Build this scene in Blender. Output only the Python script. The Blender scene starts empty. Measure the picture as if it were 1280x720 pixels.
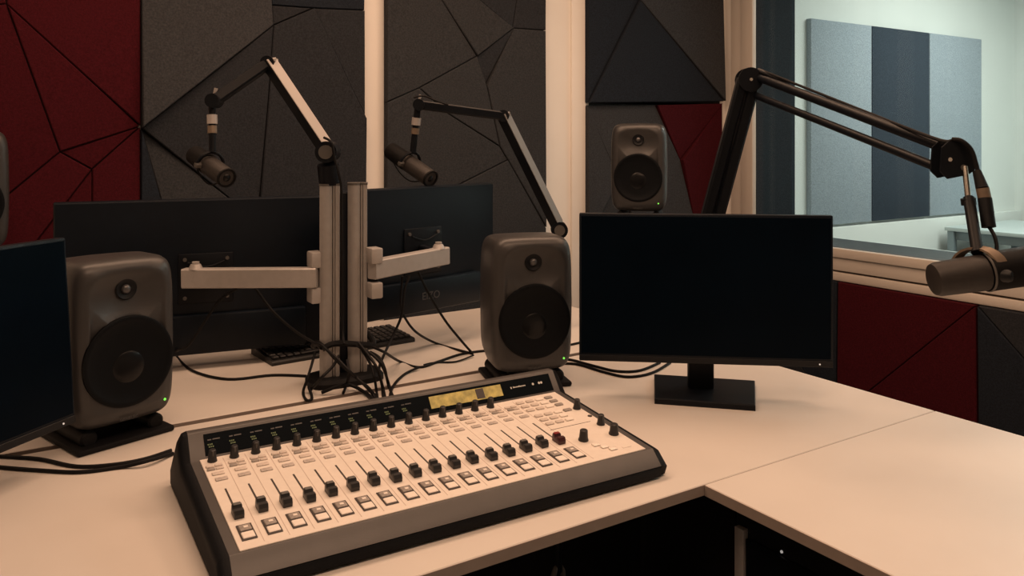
import bpy, bmesh, math, random
from mathutils import Vector, Matrix, Euler
R = math.radians
random.seed(7)
SC = bpy.context.scene
COL = SC.collection

# ------------------------------------------------------------------ camera
# World x / y run along the two desk wings (room axes); the camera stands over the origin.
FPX, HOR, EYE = 1018.0, 174.0, 1.34
TH = R(32.63)
cd = bpy.data.cameras.new('camera'); cam = bpy.data.objects.new('camera', cd); COL.objects.link(cam)
cam.location = (0, 0, EYE); cam.rotation_euler = (R(90), 0, -TH)
cd.sensor_width = 36; cd.lens = FPX / 1280 * 36; cd.shift_y = -(360 - HOR) / 1280
cd.clip_start = 0.05
SC.camera = cam

# ------------------------------------------------------------------ world, lamps, exposure
w = bpy.data.worlds.new('world'); SC.world = w; w.use_nodes = True
w.node_tree.nodes['Background'].inputs[0].default_value = (1.0, .80, .62, 1)
w.node_tree.nodes['Background'].inputs[1].default_value = 0.02
SC.view_settings.view_transform = 'Standard'; SC.view_settings.look = 'None'
SC.view_settings.gamma = 1; SC.view_settings.use_curve_mapping = False
SC.view_settings.exposure = 0.0
def area(name, loc, size, power, col, rot=(0, 0, 0)):
    l = bpy.data.lights.new(name, 'AREA'); l.shape = 'RECTANGLE'; l.size, l.size_y = size
    l.energy = power; l.color = col
    o = bpy.data.objects.new(name, l); COL.objects.link(o); o.location = loc; o.rotation_euler = rot
    return o
WARM = (1.0, .62, .40)
area('ceiling_lamp', (.9, 1.95, 2.66), (2.6, .6), 35, WARM)
area('ceiling_lamp', (2.3, 0.9, 2.66), (.6, 1.4), 17, WARM)
area('ceiling_lamp', (0.5, 0.3, 2.66), (1.6, .6), 25, WARM)
area('neighbour_room_lamp', (5.2, 1.9, 2.66), (1.2, 1.2), 48, (1.0, .98, .90))
area('neighbour_room_lamp', (5.0, -.2, 2.66), (1.2, 1.2), 30, (.95, 1.0, .96))

# ------------------------------------------------------------------ coordinates measured off the camera
CT, ST = math.cos(TH), math.sin(TH)
def ray(px, py):
    X, Z = (px - 640) / FPX, -(py - HOR) / FPX
    return Vector((CT * X + ST, -ST * X + CT, Z))
def at(px, py, Y): return Vector((0, 0, EYE)) + ray(px, py) * Y
DESK = 0.74
def on(px, py, z=DESK):
    d = ray(px, py); return Vector((0, 0, EYE)) + d * ((z - EYE) / d.z)

# ------------------------------------------------------------------ materials
def mat(name, col, rough=.5, metal=0., noise=0., nscale=40, bump=0., bscale=200, spec=.5, emit=None, estr=0.):
    m = bpy.data.materials.new(name); m.use_nodes = True
    nt = m.node_tree; b = nt.nodes['Principled BSDF']
    b.inputs['Base Color'].default_value = (*col, 1); b.inputs['Roughness'].default_value = rough
    b.inputs['Metallic'].default_value = metal; b.inputs['Specular IOR Level'].default_value = spec
    tc = nt.nodes.new('ShaderNodeTexCoord')
    if noise:
        n = nt.nodes.new('ShaderNodeTexNoise'); n.inputs['Scale'].default_value = nscale; n.inputs['Detail'].default_value = 4
        nt.links.new(tc.outputs['Object'], n.inputs['Vector'])
        r = nt.nodes.new('ShaderNodeMapRange'); r.inputs['To Min'].default_value = 1 - noise; r.inputs['To Max'].default_value = 1 + noise
        r.inputs['From Min'].default_value = .3; r.inputs['From Max'].default_value = .7
        nt.links.new(n.outputs['Fac'], r.inputs['Value'])
        v = nt.nodes.new('ShaderNodeVectorMath'); v.operation = 'SCALE'; v.inputs[0].default_value = col
        nt.links.new(r.outputs['Result'], v.inputs['Scale']); nt.links.new(v.outputs['Vector'], b.inputs['Base Color'])
    if bump:
        n2 = nt.nodes.new('ShaderNodeTexNoise'); n2.inputs['Scale'].default_value = bscale; n2.inputs['Detail'].default_value = 3
        nt.links.new(tc.outputs['Object'], n2.inputs['Vector'])
        bp = nt.nodes.new('ShaderNodeBump'); bp.inputs['Strength'].default_value = bump; bp.inputs['Distance'].default_value = .002
        nt.links.new(n2.outputs['Fac'], bp.inputs['Height']); nt.links.new(bp.outputs['Normal'], b.inputs['Normal'])
    if emit:
        b.inputs['Emission Color'].default_value = (*emit, 1); b.inputs['Emission Strength'].default_value = estr
    return m
def felt(name, col):
    return mat(name, col, .95, 0, .28, 160, .6, 300, .15)
M = dict(
    wall=mat('warm_white_paint', (.90, .87, .82), .8, 0, .03, 3, .1, 150),
    ceil=mat('ceiling_paint', (.75, .73, .70), .9, 0, .03, 3),
    floor=mat('grey_carpet', (.09, .09, .095), .95, 0, .25, 90, .5, 200),
    desk=mat('cream_laminate', (.62, .58, .54), .42, 0, .025, 6, .03, 300, .4),
    edge=mat('desk_edge_band', (.30, .25, .22), .5, 0, .05, 30),
    red=felt('red_felt', (.052, .0045, .0085)),
    gl=felt('grey_felt_light_tilt', (.042, .045, .051)),  # felt greys: own tones mixed with facet tilt shading put into the colour
    gm=felt('grey_felt_mid_tilt', (.036, .039, .044)),
    gd=felt('grey_felt_dark_tilt', (.026, .029, .035)),
    gb=felt('blue_black_felt', (.016, .021, .030)),
    alu=mat('brushed_aluminium', (.40, .38, .37), .45, .25, .05, 60, .05, 300),
    strip=mat('lit_arm_face', (.36, .335, .32), .5, .1), strip_shaded=mat('shaded_arm_face', (.15, .145, .14), .5, .1),  # light put into colour: lit arm face, darker copy for the dimmer arm
    alud=mat('aluminium_groove', (.09, .085, .08), .5, .3), post=mat('satin_post_aluminium', (.34, .325, .315), .42, .35, .05, 60, .04, 300),
    steel=mat('bright_steel', (.75, .72, .66), .25, 1.0),
    brass=mat('bronze_ring', (.20, .155, .115), .5, .5, .1, 80),
    black=mat('black_plastic', (.006, .007, .009), .45, 0, .1, 50, .05, 400, .22),
    matte=mat('matt_black_metal', (.0045, .006, .009), .40, 0, .1, 50, .04, 400, .17),
    rubber=mat('black_rubber', (.005, .005, .006), .6, 0, .1, 60, 0, 1, .18),
    screen=mat('dark_screen_panel', (.0012, .0038, .008), .30, 0, .15, 8, 0, 10, .035),
    bezel=mat('monitor_bezel', (.006, .007, .009), .4, 0, .1, 40, .03, 400, .25),
    back=mat('monitor_back_shell', (.003, .006, .011), .40, 0, .1, 30, .05, 400, .22),
    spk=mat('speaker_grey_enamel', (.046, .045, .046), .38, .2, .05, 30, .04, 500, .40),
    grille=mat('black_speaker_grille', (.0035, .0045, .006), .5, 0, .15, 300, .1, 900, .12),
    cone=mat('woofer_centre', (.0045, .005, .006), .28, 0, .1, 90, 0, 1, .22),
    dome=mat('tweeter_dome', (.10, .10, .105), .3, .6),
    led=mat('green_led', (.1, .5, .1), .4, emit=(.25, 1, .1), estr=.9),
    wled=mat('white_led', (.6, .6, .6), .4, emit=(1, .95, .9), estr=.3),
    mic=mat('microphone_grey_brown', (.028, .025, .024), .5, .2, .08, 120, .2, 700, .35),
    micd=mat('microphone_dark', (.004, .004, .0045), .6, 0, .1, 120, .2, 700, .15),
    body=mat('console_grey_enamel', (.062, .058, .057), .45, .15, .06, 30, .05, 500),
    panel=mat('console_faceplate', (.74, .68, .62), .5, .1, .03, 80, .03, 400),
    line=mat('faceplate_print', (.48, .40, .36), .6),
    key=mat('translucent_key', (.60, .53, .48), .35, 0, .15, 200),
    keyd=mat('smoked_key', (.30, .27, .25), .35, 0, .2, 200),
    lab=mat('label_window', (.46, .41, .38), .35, 0, .25, 250), keyl=mat('pale_key', (.82, .76, .70), .35, 0, .05, 200),
    frame=mat('key_surround', (.045, .036, .034), .5),
    cap=mat('fader_cap_black', (.018, .018, .02), .4),
    capg=mat('fader_cap_grey', (.11, .108, .105), .4),
    capr=mat('fader_cap_red', (.20, .012, .014), .4), caprd=mat('fader_cap_dark_red', (.045, .008, .010), .4),
    disp=mat('display_glass', (.002, .004, .006), .55, spec=.04), cheek=mat('console_side_black', (.006, .007, .009), .6, 0, .1, 50, .1, 500, .12),
    lcd=mat('amber_lcd', (.34, .27, .08), .4, 0, .6, 55, emit=(.60, .46, .12), estr=.16),
    gtxt=mat('green_readout', (.08, .12, .05), .5, emit=(.30, .42, .14), estr=.035),
    wtxt=mat('white_print', (.55, .55, .53), .5),
    dtxt=mat('dim_print', (.055, .056, .06), .5),
    frm=mat('window_frame_cream', (.66, .61, .55), .5, 0, .03, 5),
    frmj=mat('frame_joint_dark', (.10, .08, .07), .7),
    lining=felt('window_lining_felt', (.028, .036, .046)),
    sill2=mat('window_lining_base', (.055, .07, .08), .6, 0, .05, 20),
    fwall=mat('neighbour_wall_white', (.74, .77, .75), .8, 0, .02, 3),
    fgrey=felt('pale_blue_grey_felt', (.33, .38, .43)),
    fdark=felt('slate_felt', (.045, .058, .078)),
    ftable=mat('pale_table_top', (.62, .70, .70), .4),
    ftleg=mat('table_frame_grey', (.20, .25, .27), .5),
    kbd=mat('keyboard_black', (.010, .011, .012), .5),
    keycap=mat('keycap_black', (.020, .020, .022), .45),
)
def glass():
    m = bpy.data.materials.new('window_glass'); m.use_nodes = True; nt = m.node_tree
    for n in list(nt.nodes): nt.nodes.remove(n)
    o = nt.nodes.new('ShaderNodeOutputMaterial'); mx = nt.nodes.new('ShaderNodeMixShader')
    t = nt.nodes.new('ShaderNodeBsdfTransparent'); t.inputs[0].default_value = (.95, .975, .97, 1)
    g = nt.nodes.new('ShaderNodeBsdfGlossy'); g.inputs['Roughness'].default_value = .02
    fr = nt.nodes.new('ShaderNodeFresnel'); fr.inputs[0].default_value = 1.18
    nt.links.new(fr.outputs[0], mx.inputs[0]); nt.links.new(t.outputs[0], mx.inputs[1]); nt.links.new(g.outputs[0], mx.inputs[2])
    nt.links.new(mx.outputs[0], o.inputs[0]); return m
M['glass'] = glass()

# ------------------------------------------------------------------ mesh helpers
def BM(): return bmesh.new()
def box(bm, lo, hi, bev=0., seg=2, mi=0):
    lo, hi = Vector(lo), Vector(hi)
    r = bmesh.ops.create_cube(bm, size=1)
    vs = r['verts']
    bmesh.ops.scale(bm, verts=vs, vec=hi - lo); bmesh.ops.translate(bm, verts=vs, vec=(lo + hi) / 2)
    if bev:
        es = list({e for v in vs for e in v.link_edges})
        bmesh.ops.bevel(bm, geom=es, offset=bev, segments=seg, profile=.5, affect='EDGES')
    return bm
def ring_loft(bm, rings, cap0=True, cap1=True, closed=True):
    vr = [[bm.verts.new(p) for p in r] for r in rings]
    n = len(vr[0])
    for i in range(len(vr) - 1):
        for j in range(n if closed else n - 1):
            k = (j + 1) % n
            bm.faces.new((vr[i][j], vr[i][k], vr[i + 1][k], vr[i + 1][j]))
    if cap0: bm.faces.new(list(reversed(vr[0])))
    if cap1: bm.faces.new(vr[-1])
    return bm
def frame_of(d):
    d = d.normalized(); up = Vector((0, 0, 1)) if abs(d.z) < .95 else Vector((1, 0, 0))
    x = d.cross(up).normalized(); return x, x.cross(d).normalized()
def rod(bm, p0, p1, r0, r1=None, n=16):
    p0, p1 = Vector(p0), Vector(p1); r1 = r0 if r1 is None else r1
    x, y = frame_of(p1 - p0)
    f = lambda p, r: [p + (x * math.cos(2 * math.pi * i / n) + y * math.sin(2 * math.pi * i / n)) * r for i in range(n)]
    return ring_loft(bm, [f(p0, r0), f(p1, r1)])
def bar(bm, p0, p1, wd, ht, side=None, bev=.004):
    """rectangular bar; wd across `side`, ht across the other direction"""
    p0, p1 = Vector(p0), Vector(p1); d = (p1 - p0).normalized()
    s = Vector(side) if side else d.cross(Vector((0, 0, 1)))
    s = (s - d * s.dot(d)).normalized(); u = s.cross(d).normalized()
    a, b = wd / 2, ht / 2
    pr = [(-a + bev, -b), (a - bev, -b), (a, -b + bev), (a, b - bev), (a - bev, b), (-a + bev, b), (-a, b - bev), (-a, -b + bev)]
    return ring_loft(bm, [[p + s * x + u * y for x, y in pr] for p in (p0, p1)])
def lathe(bm, p0, axis, prof, n=32, cap0=True, cap1=True):
    """prof: list of (distance along axis, radius)"""
    p0, ax = Vector(p0), Vector(axis).normalized(); x, y = frame_of(ax)
    rings = [[p0 + ax * t + (x * math.cos(2 * math.pi * i / n) + y * math.sin(2 * math.pi * i / n)) * max(r, 1e-4) for i in range(n)] for t, r in prof]
    return ring_loft(bm, rings, cap0, cap1)
def smooth_path(pts, sub=6):
    pts = [Vector(p) for p in pts]; out = []
    for i in range(len(pts) - 1):
        p0 = pts[max(i - 1, 0)]; p1 = pts[i]; p2 = pts[i + 1]; p3 = pts[min(i + 2, len(pts) - 1)]
        for k in range(sub):
            t = k / sub
            out.append(.5 * ((2 * p1) + (-p0 + p2) * t + (2 * p0 - 5 * p1 + 4 * p2 - p3) * t * t + (-p0 + 3 * p1 - 3 * p2 + p3) * t ** 3))
    out.append(pts[-1]); return out
def tube(bm, pts, r, n=8, sub=6, smooth=True):
    P = smooth_path(pts, sub) if smooth else [Vector(p) for p in pts]
    rings = []; x = None
    for i, p in enumerate(P):
        d = (P[min(i + 1, len(P) - 1)] - P[max(i - 1, 0)]).normalized()
        if x is None: x, y = frame_of(d)
        else:
            x = (x - d * x.dot(d)).normalized(); y = x.cross(d)
        rings.append([p + (x * math.cos(2 * math.pi * k / n) + y * math.sin(2 * math.pi * k / n)) * r for k in range(n)])
    return ring_loft(bm, rings)
def prism_x(bm, prof, x0, x1):
    """(y,z) outline run along x"""
    return ring_loft(bm, [[(x0, y, z) for y, z in prof], [(x1, y, z) for y, z in prof]])
def sphere(bm, c, r, n=16):
    m = bmesh.ops.create_uvsphere(bm, u_segments=n, v_segments=n // 2 + 2, radius=r)
    bmesh.ops.translate(bm, verts=m['verts'], vec=Vector(c)); return bm
def smooth_by_angle(me, ang=35):
    bm = bmesh.new(); bm.from_mesh(me)
    bmesh.ops.recalc_face_normals(bm, faces=bm.faces)
    for e in bm.edges:
        e.smooth = not (len(e.link_faces) == 2 and e.calc_face_angle(0) > R(ang))
    for f in bm.faces: f.smooth = True
    bm.to_mesh(me); bm.free()
def mesh(name, bm, m, ang=35):
    me = bpy.data.meshes.new(name); bm.to_mesh(me); bm.free(); smooth_by_angle(me, ang)
    me.materials.append(m if not isinstance(m, str) else M[m]); return me
def put(name, me, parent=None, loc=(0, 0, 0), rot=(0, 0, 0)):
    o = bpy.data.objects.new(name, me); COL.objects.link(o); o.location = loc; o.rotation_euler = rot
    if parent: o.parent = parent
    return o
def part(name, bm, m, parent, loc=(0, 0, 0), rot=(0, 0, 0), ang=35):
    return put(name, mesh(name, bm, m, ang), parent, loc, rot)
def thing(name, label, cat, loc=(0, 0, 0), rz=0., group=None):
    o = bpy.data.objects.new(name, None); o.empty_display_size = .05; COL.objects.link(o)
    o.location = loc; o.rotation_euler = (0, 0, R(rz)); o['label'] = label; o['category'] = cat
    if group: o['group'] = group
    return o
def single(name, bm, m, label, cat, group=None, origin=None):
    if origin is not None: bmesh.ops.translate(bm, verts=bm.verts, vec=-Vector(origin))
    o = put(name, mesh(name, bm, m), None, origin if origin is not None else (0, 0, 0))
    o['label'] = label; o['category'] = cat
    if group: o['group'] = group
    return o
def struct(name, bm, m):
    o = put(name, mesh(name, bm, m)); o['kind'] = 'structure'; return o
def text(name, s, size, m, parent, loc, rot, depth=.0004, sx=1.):
    c = bpy.data.curves.new(name, 'FONT'); c.body = s; c.size = size; c.align_x = 'CENTER'; c.align_y = 'CENTER'; c.extrude = depth
    t = bpy.data.objects.new(name, c); COL.objects.link(t)
    bpy.context.view_layer.update()
    me = bpy.data.meshes.new_from_object(t.evaluated_get(bpy.context.evaluated_depsgraph_get()))
    bpy.data.objects.remove(t); me.materials.clear(); me.materials.append(M[m])
    o = put(name, me, parent, loc, rot); o.scale = (sx, 1, 1); return o

# ================================================================== ROOM SHELL
AW, BW = 3.25, 3.0                     # planes of the window wall and of the panelled back wall
CEIL = 2.7
struct('floor', box(BM(), (-2.2, -2.5, -.05), (AW, BW, 0)), 'floor')
struct('ceiling', box(BM(), (-2.2, -2.5, CEIL), (AW, BW, CEIL + .05)), 'ceil')
struct('wall_back', box(BM(), (-2.2, BW, 0), (AW + .3, BW + .1, CEIL)), 'wall')
struct('wall_left', box(BM(), (-2.3, -2.5, 0), (-2.2, BW + .1, CEIL)), 'wall')
struct('wall_front', box(BM(), (-2.3, -2.6, 0), (AW + .3, -2.5, CEIL)), 'wall')
ZW, ZT, B0, B1 = .847, 2.35, -1.2, 2.795     # window opening
bm = BM()
box(bm, (AW, -2.5, 0), (AW + .3, BW, ZW - .012)); box(bm, (AW, -2.5, ZT), (AW + .3, BW, CEIL))
box(bm, (AW, B1 + .012, ZW - .012), (AW + .3, BW, ZT)); box(bm, (AW, -2.5, ZW - .012), (AW + .3, B0, ZT))
struct('wall_right', bm, 'wall')
# window
win = bpy.data.objects.new('window_1', None); COL.objects.link(win); win.location = (AW, 1, ZW); win['kind'] = 'structure'
def wpart(name, bm, m, par=win):
    bmesh.ops.translate(bm, verts=bm.verts, vec=-Vector(win.location)); return part(name, bm, m, par)
wpart('jamb_lining', box(BM(), (AW + .004, B1, ZW), (AW + .3, B1 + .012, ZT)), 'lining')
wpart('jamb_lining', box(BM(), (AW + .004, B0, ZW), (AW + .3, B0 + .012, ZT)), 'lining')
wpart('base_lining', box(BM(), (AW + .004, B0, ZW - .012), (AW + .3, B1, ZW)), 'sill2')
wpart('head_lining', box(BM(), (AW + .004, B0 + .012, ZT - .012), (AW + .3, B1, ZT)), 'lining')
# stepped casing on the room side: inner moulding, outer board
bI, bO = 2.868, 2.945
wpart('casing_moulding', box(BM(), (AW - .030, B1 - .002, .7465), (AW, bI, ZT), .004), 'frm')
wpart('casing_board', box(BM(), (AW - .018, bI + .005, .7465), (AW, bO, ZT), .004), 'frm')
wpart('casing_moulding', box(BM(), (AW - .034, B0, .806), (AW, B1 - .003, ZW), .004), 'frm')
wpart('casing_board', box(BM(), (AW - .022, B0, .7465), (AW, B1 - .003, .804), .003), 'frm')
wpart('casing_joint', box(BM(), (AW - .006, B0, .738), (AW, BW - .002, .7465)), 'frmj')
# far frame and panes
wpart('far_frame', box(BM(), (AW + .302, B0, ZW - .04), (AW + .345, B1 - .056, ZW - .004), .004), 'fwall')
wpart('pane', box(BM(), (AW + .05, B0 + .006, ZW - .006), (AW + .058, B1 + .006, ZT - .006)), 'glass')
wpart('pane', box(BM(), (AW + .270, B0 + .006, ZW - .006), (AW + .278, B1 + .006, ZT - .006)), 'glass')
struct('trim_1', box(BM(), (AW - .026, -2.5, .700), (AW, BW - .002, .7375), .004), 'frm')
p0 = at(712, 200, 3.85); 
def back_x(px, b=BW):
    d = ray(px, 100); return d.x * b / d.y
struct('trim_2', box(BM(), (back_x(713), BW - .012, 0), (back_x(734), BW, CEIL), .003), 'wall')

# ---------------- neighbour room seen through the glass
FB, FA = 3.2, 6.65
struct('floor_beyond', box(BM(), (AW + .3, -2.5, -.05), (FA, FB, 0)), 'floor')
struct('ceiling_beyond', box(BM(), (AW + .3, -2.5, CEIL), (FA, FB, CEIL + .05)), 'fwall')
struct('wall_beyond', box(BM(), (AW + .3, FB, 0), (FA + .1, FB + .1, CEIL)), 'fwall')
struct('wall_beyond_right', box(BM(), (FA, -2.5, 0), (FA + .1, FB, CEIL)), 'fwall')
struct('wall_beyond_front', box(BM(), (AW + .3, -2.6, 0), (FA + .1, -2.5, CEIL)), 'fwall')
bm = BM(); box(bm, (AW + .35, FB - .05, 0), (FA, FB, .795), .004); struct('baseboard_beyond', bm, 'fwall')
for i, (x0, x1, m, lab) in enumerate([
    (4.17, 4.775, 'fgrey', 'pale blue grey felt wall panel left of the dark one behind the window'),
    (4.783, 5.430, 'fdark', 'dark slate felt wall panel between two pale ones behind the window'),
    (5.438, 6.106, 'fgrey', 'pale blue grey felt wall panel right of the dark one behind the window')]):
    single('felt_wall_panel', box(BM(), (x0, FB - .035, .812), (x1, FB, 2.07), .003), m, lab, 'panel', 'felt panels in the neighbouring room', (x0, FB - .03, .812))
t = thing('meeting_table', 'pale topped table with grey legs in the room behind the window', 'table', (5.95, 2.1, 0))
part('table_top', box(BM(), (-.45, -1.0, .715), (.45, 1.0, .74), .003), 'ftable', t)
part('apron', box(BM(), (-.42, -.95, .655), (.42, .95, .715)), 'ftleg', t)
for sx in (-1, 1):
    for sy in (-1, 1):
        part('leg', box(BM(), (sx * .425 - .022, sy * .96 - .022, 0), (sx * .425 + .022, sy * .96 + .022, .715), .003), 'ftleg', t)
t = thing('equipment_case', 'dark equipment case under the pale table behind the window', 'case', (5.95, 1.85, 0))
part('shell', box(BM(), (-.28, -.4, .02), (.28, .4, .60), .01), 'black', t)
part('handle', box(BM(), (-.302, -.08, .40), (-.28, .08, .43), .004), 'steel', t)
for sy in (-1, 1): part('wheel', rod(BM(), (-.05, sy * .3, .02), (.05, sy * .3, .02), .02), 'rubber', t)

# ================================================================== FACETED ACOUSTIC PANELS
def inset(poly, g):
    n = len(poly); A = sum(poly[i][0] * poly[(i + 1) % n][1] - poly[(i + 1) % n][0] * poly[i][1] for i in range(n))
    sg = 1 if A > 0 else -1; out = []
    for i in range(n):
        p, q, r = Vector(poly[i - 1]), Vector(poly[i]), Vector(poly[(i + 1) % n])
        d1, d2 = (q - p).normalized(), (r - q).normalized()
        n1, n2 = Vector((-d1.y, d1.x)) * sg, Vector((-d2.y, d2.x)) * sg
        m = n1 + n2
        m = m / max(m.length_squared, .12) * 2 if m.length > 1e-6 else n1
        if m.length > 4: m = m.normalized() * 4
        out.append(q + m * g)
    return out
def facet(parent, poly, to3, d, tilt, m, name='felt_facet'):
    """poly in wall coordinates; d = thickness at centroid; tilt = thickness change per metre"""
    c = sum((Vector(p) for p in poly), Vector((0, 0))) / len(poly)
    dep = lambda p: max(.018, d + .38 * (tilt[0] * (p[0] - c.x) + tilt[1] * (p[1] - c.y)))
    o1, o2 = inset(poly, .0016), inset(poly, .0046)
    bm = BM()
    L = Vector(parent.location)
    ring_loft(bm, [[Vector(to3(p, .0105)) - L for p in o1], [Vector(to3(p, dep(p) - .003)) - L for p in o1], [Vector(to3(p, dep(p))) - L for p in o2]])
    return part(name, bm, m, parent, ang=20)
def acoustic(label, plane, thick, facets, group='faceted felt wall panels'):
    """plane 'b' = back wall, 'a' = window wall; corners are measured on the face of the panel"""
    pl = (BW - thick) if plane == 'b' else (AW - thick)
    def w2(px, py):
        d = ray(px, py); t = pl / (d.y if plane == 'b' else d.x); p = Vector((0, 0, EYE)) + d * t
        return (p.x if plane == 'b' else p.y, p.z)
    to3 = (lambda p, dd: (p[0], BW - dd, p[1])) if plane == 'b' else (lambda p, dd: (AW - dd, p[0], p[1]))
    polys = [[w2(*q) for q in f[0]] for f in facets]
    xs = [q[0] for p in polys for q in p]; zs = [q[1] for p in polys for q in p]
    o = thing('acoustic_panel', label, 'acoustic panel', to3(((min(xs) + max(xs)) / 2, min(zs)), 0), 0, group)
    q0, q1 = to3((min(xs) + .004, min(zs) + .004), .0025), to3((max(xs) - .004, max(zs) - .004), .010)
    L = Vector(o.location)
    part('backing_board', box(BM(), [min(u, v) for u, v in zip(q0 - L if isinstance(q0, Vector) else Vector(q0) - L, Vector(q1) - L)], [max(u, v) for u, v in zip(Vector(q0) - L, Vector(q1) - L)]), 'black', o)
    for p, f in zip(polys, facets): facet(o, p, to3, thick + .55 * f[1], f[2], f[3])
    return o
acoustic('dark red felt panel of angular facets on the back wall at far left', 'b', .036, [
    ([(8, 5), (4, -150), (176.0, -150), (176.0, 158)], .0, (.02, -.03), 'red'),
    ([(8, 5), (176.0, 158), (75, 190)], .006, (-.05, .04), 'red'),
    ([(8, 5), (75, 190), (-12, 262), (-90, 258), (-90, 12)], -.004, (.04, .05), 'red'),
    ([(75, 190), (176.0, 158), (115, 212)], -.012, (0, .10), 'red'),
    ([(115, 212), (176.0, 158), (176.0, 430), (115, 430)], .004, (-.05, -.02), 'red'),
    ([(75, 190), (115, 212), (0, 360), (-90, 360), (-90, 258), (-12, 262)], .008, (.02, -.12), 'red'),
    ([(115, 212), (115, 430), (-55, 430)], -.006, (.06, .03), 'red'),
    ([(-90, 12), (8, 5), (4, -150), (-90, -150)], .0, (.03, .03), 'red')])
acoustic('grey felt panel of angular facets right of the red one', 'b', .036, [
    ([(176.3, 160), (341, 32), (340, 6), (330, -150), (176.3, -150)], .006, (.0, -.20), 'gl'),
    ([(340, 6), (330, -150), (456, -150), (456, 13), (392, 10)], .010, (.05, .12), 'gb'),
    ([(340, 6), (392, 10), (341, 32)], -.012, (.05, .06), 'gd'),
    ([(176.3, 160), (341, 32), (336, 120), (324, 277)], .0, (-.06, .12), 'gd'),
    ([(341, 32), (392, 10), (440, 112), (458, 148), (458, 430), (318, 430), (324, 277), (336, 120)], .003, (.07, .06), 'gd'),
    ([(392, 10), (456, 13), (457, 146), (440, 112)], .0, (.12, .04), 'gd'),
    ([(176.3, 160), (324, 277), (318, 430), (252, 430)], .004, (-.02, -.18), 'gm'),
    ([(176.3, 160), (252, 430), (176.3, 430)], -.006, (-.3, .05), 'gb')])
acoustic('grey brown felt panel with a small dark triangle between two cream wall strips', 'b', .036, [
    ([(483, -150), (458, -150), (515, -60), (597, 70), (524, 110), (483, 128)][0:1] + [(502, -150), (515, -60), (597, 70), (524, 110), (483, 128)], .004, (-.06, .0), 'gm'),
    ([(502, -150), (560, -150), (575, -60), (600, 0), (642, 35), (597, 70), (515, -60)], -.002, (.06, -.02), 'gm'),
    ([(560, -150), (668, -150), (642, 35), (600, 0), (575, -60)], .002, (.02, .08), 'gd'),
    ([(668, -150), (642, 35), (683, 38), (683, -150)], .0, (.14, .03), 'gd'),
    ([(597, 70), (642, 35), (609, 107)], -.014, (.12, .2), 'gd'),
    ([(524, 110), (597, 70), (609, 107), (625, 183), (560, 142)], .002, (-.02, -.02), 'gm'),
    ([(642, 35), (683, 38), (683, 285), (635, 200), (625, 183), (609, 107)], .003, (.01, -.02), 'gm'),
    ([(483, 128), (524, 110), (560, 142), (625, 183), (635, 200), (560, 238), (483, 268)], .002, (-.02, .02), 'gm'),
    ([(635, 200), (683, 285), (683, 430), (483, 430), (483, 268), (560, 238)], .003, (.0, .01), 'gm')])
acoustic('blue black and grey felt panel with a pyramid facet above the small speaker', 'b', .036, [
    ([(735, 129), (735, -150), (770, -150), (775, -50), (800, 0)], .004, (-.12, .04), 'gb'),
    ([(735, 129), (800, 0), (904, 127)], .016, (.0, -.02), 'gb'),
    ([(800, 0), (775, -50), (770, -150), (905, -150), (904, 127)], -.004, (.0, -.10), 'gl')])
acoustic('grey felt panel with two red facets behind the small speaker', 'b', .034, [
    ([(735, 131), (822, 131), (852, 200), (895, 420), (840, 420), (775, 225)], .006, (.02, -.14), 'gl'),
    ([(735, 131), (775, 225), (735, 300)], .0, (-.12, -.04), 'gl'),
    ([(735, 300), (775, 225), (840, 420), (735, 420)], .004, (.0, -.1), 'gm'),
    ([(822, 131), (904, 129), (852, 200)], -.004, (.02, .10), 'red'),
    ([(904, 129), (905, 420), (895, 420), (852, 200)], .002, (-.14, .0), 'red')])
def low_panel(label, b0, b1, mats, flip):
    z0, z1 = .09, .698
    o = thing('acoustic_panel', label, 'acoustic panel', (AW, (b0 + b1) / 2, z0), 0, 'low felt panels under the window')
    to3 = lambda p, dd: (AW - dd, p[0], p[1])
    if not flip:  A = [(b0, z1), (b1, z1), (b1, z0)]; B = [(b0, z1), (b1, z0), (b0, z0)]
    else:         A = [(b1, z1), (b0, z1), (b0, z0)]; B = [(b1, z1), (b0, z0), (b1, z0)]
    facet(o, A, to3, .045, (-.02 if not flip else .02, -.04), mats[0]); facet(o, B, to3, .045, (.05 if not flip else -.05, .05), mats[1])
low_panel('dark felt panel under the window partly behind the standing monitor', 2.301, 2.915, ('gb', 'gd'), True)
low_panel('dark red felt panel with one diagonal crease under the window', 1.682, 2.297, ('red', 'red'), False)
low_panel('dark grey felt panel with diagonal crease under the window at far right', 1.063, 1.678, ('gd', 'gb'), True)

# ================================================================== DESK
dk = thing('studio_desk', 'L shaped cream studio desk with brown edges and a cable slot', 'desk', (.4, 1.75, 0))
DX, DY = dk.location.x, dk.location.y
DT = .019
def worktop(name, x0, y0, x1, y1, edge_sides):
    bm = box(BM(), (x0 - DX, y0 - DY, DESK - DT), (x1 - DX, y1 - DY, DESK), .0012, 1)
    o = part('worktop', bm, 'desk', dk)
    if 'f' in edge_sides: part('edge_band', box(BM(), (x0 - DX, y0 - DY - .0012, DESK - DT), (x1 - DX, y0 - DY - .0001, DESK - .0012)), 'edge', o)
    if 'l' in edge_sides: part('edge_band', box(BM(), (x0 - DX - .0012, y0 - DY, DESK - DT), (x0 - DX - .0001, y1 - DY, DESK - .0012)), 'edge', o)
    if 'r' in edge_sides: part('edge_band', box(BM(), (x1 - DX + .0001, y0 - DY, DESK - DT), (x1 - DX + .0012, y1 - DY, DESK - .0012)), 'edge', o)
EX = 1.757
worktop('a', -.95, 1.013, EX, 1.806, 'fr')
worktop('b', -.95, 1.832, EX, 2.50, 'fr')
worktop('c', 1.045, .15, EX, 1.0105, 'lr')
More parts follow.
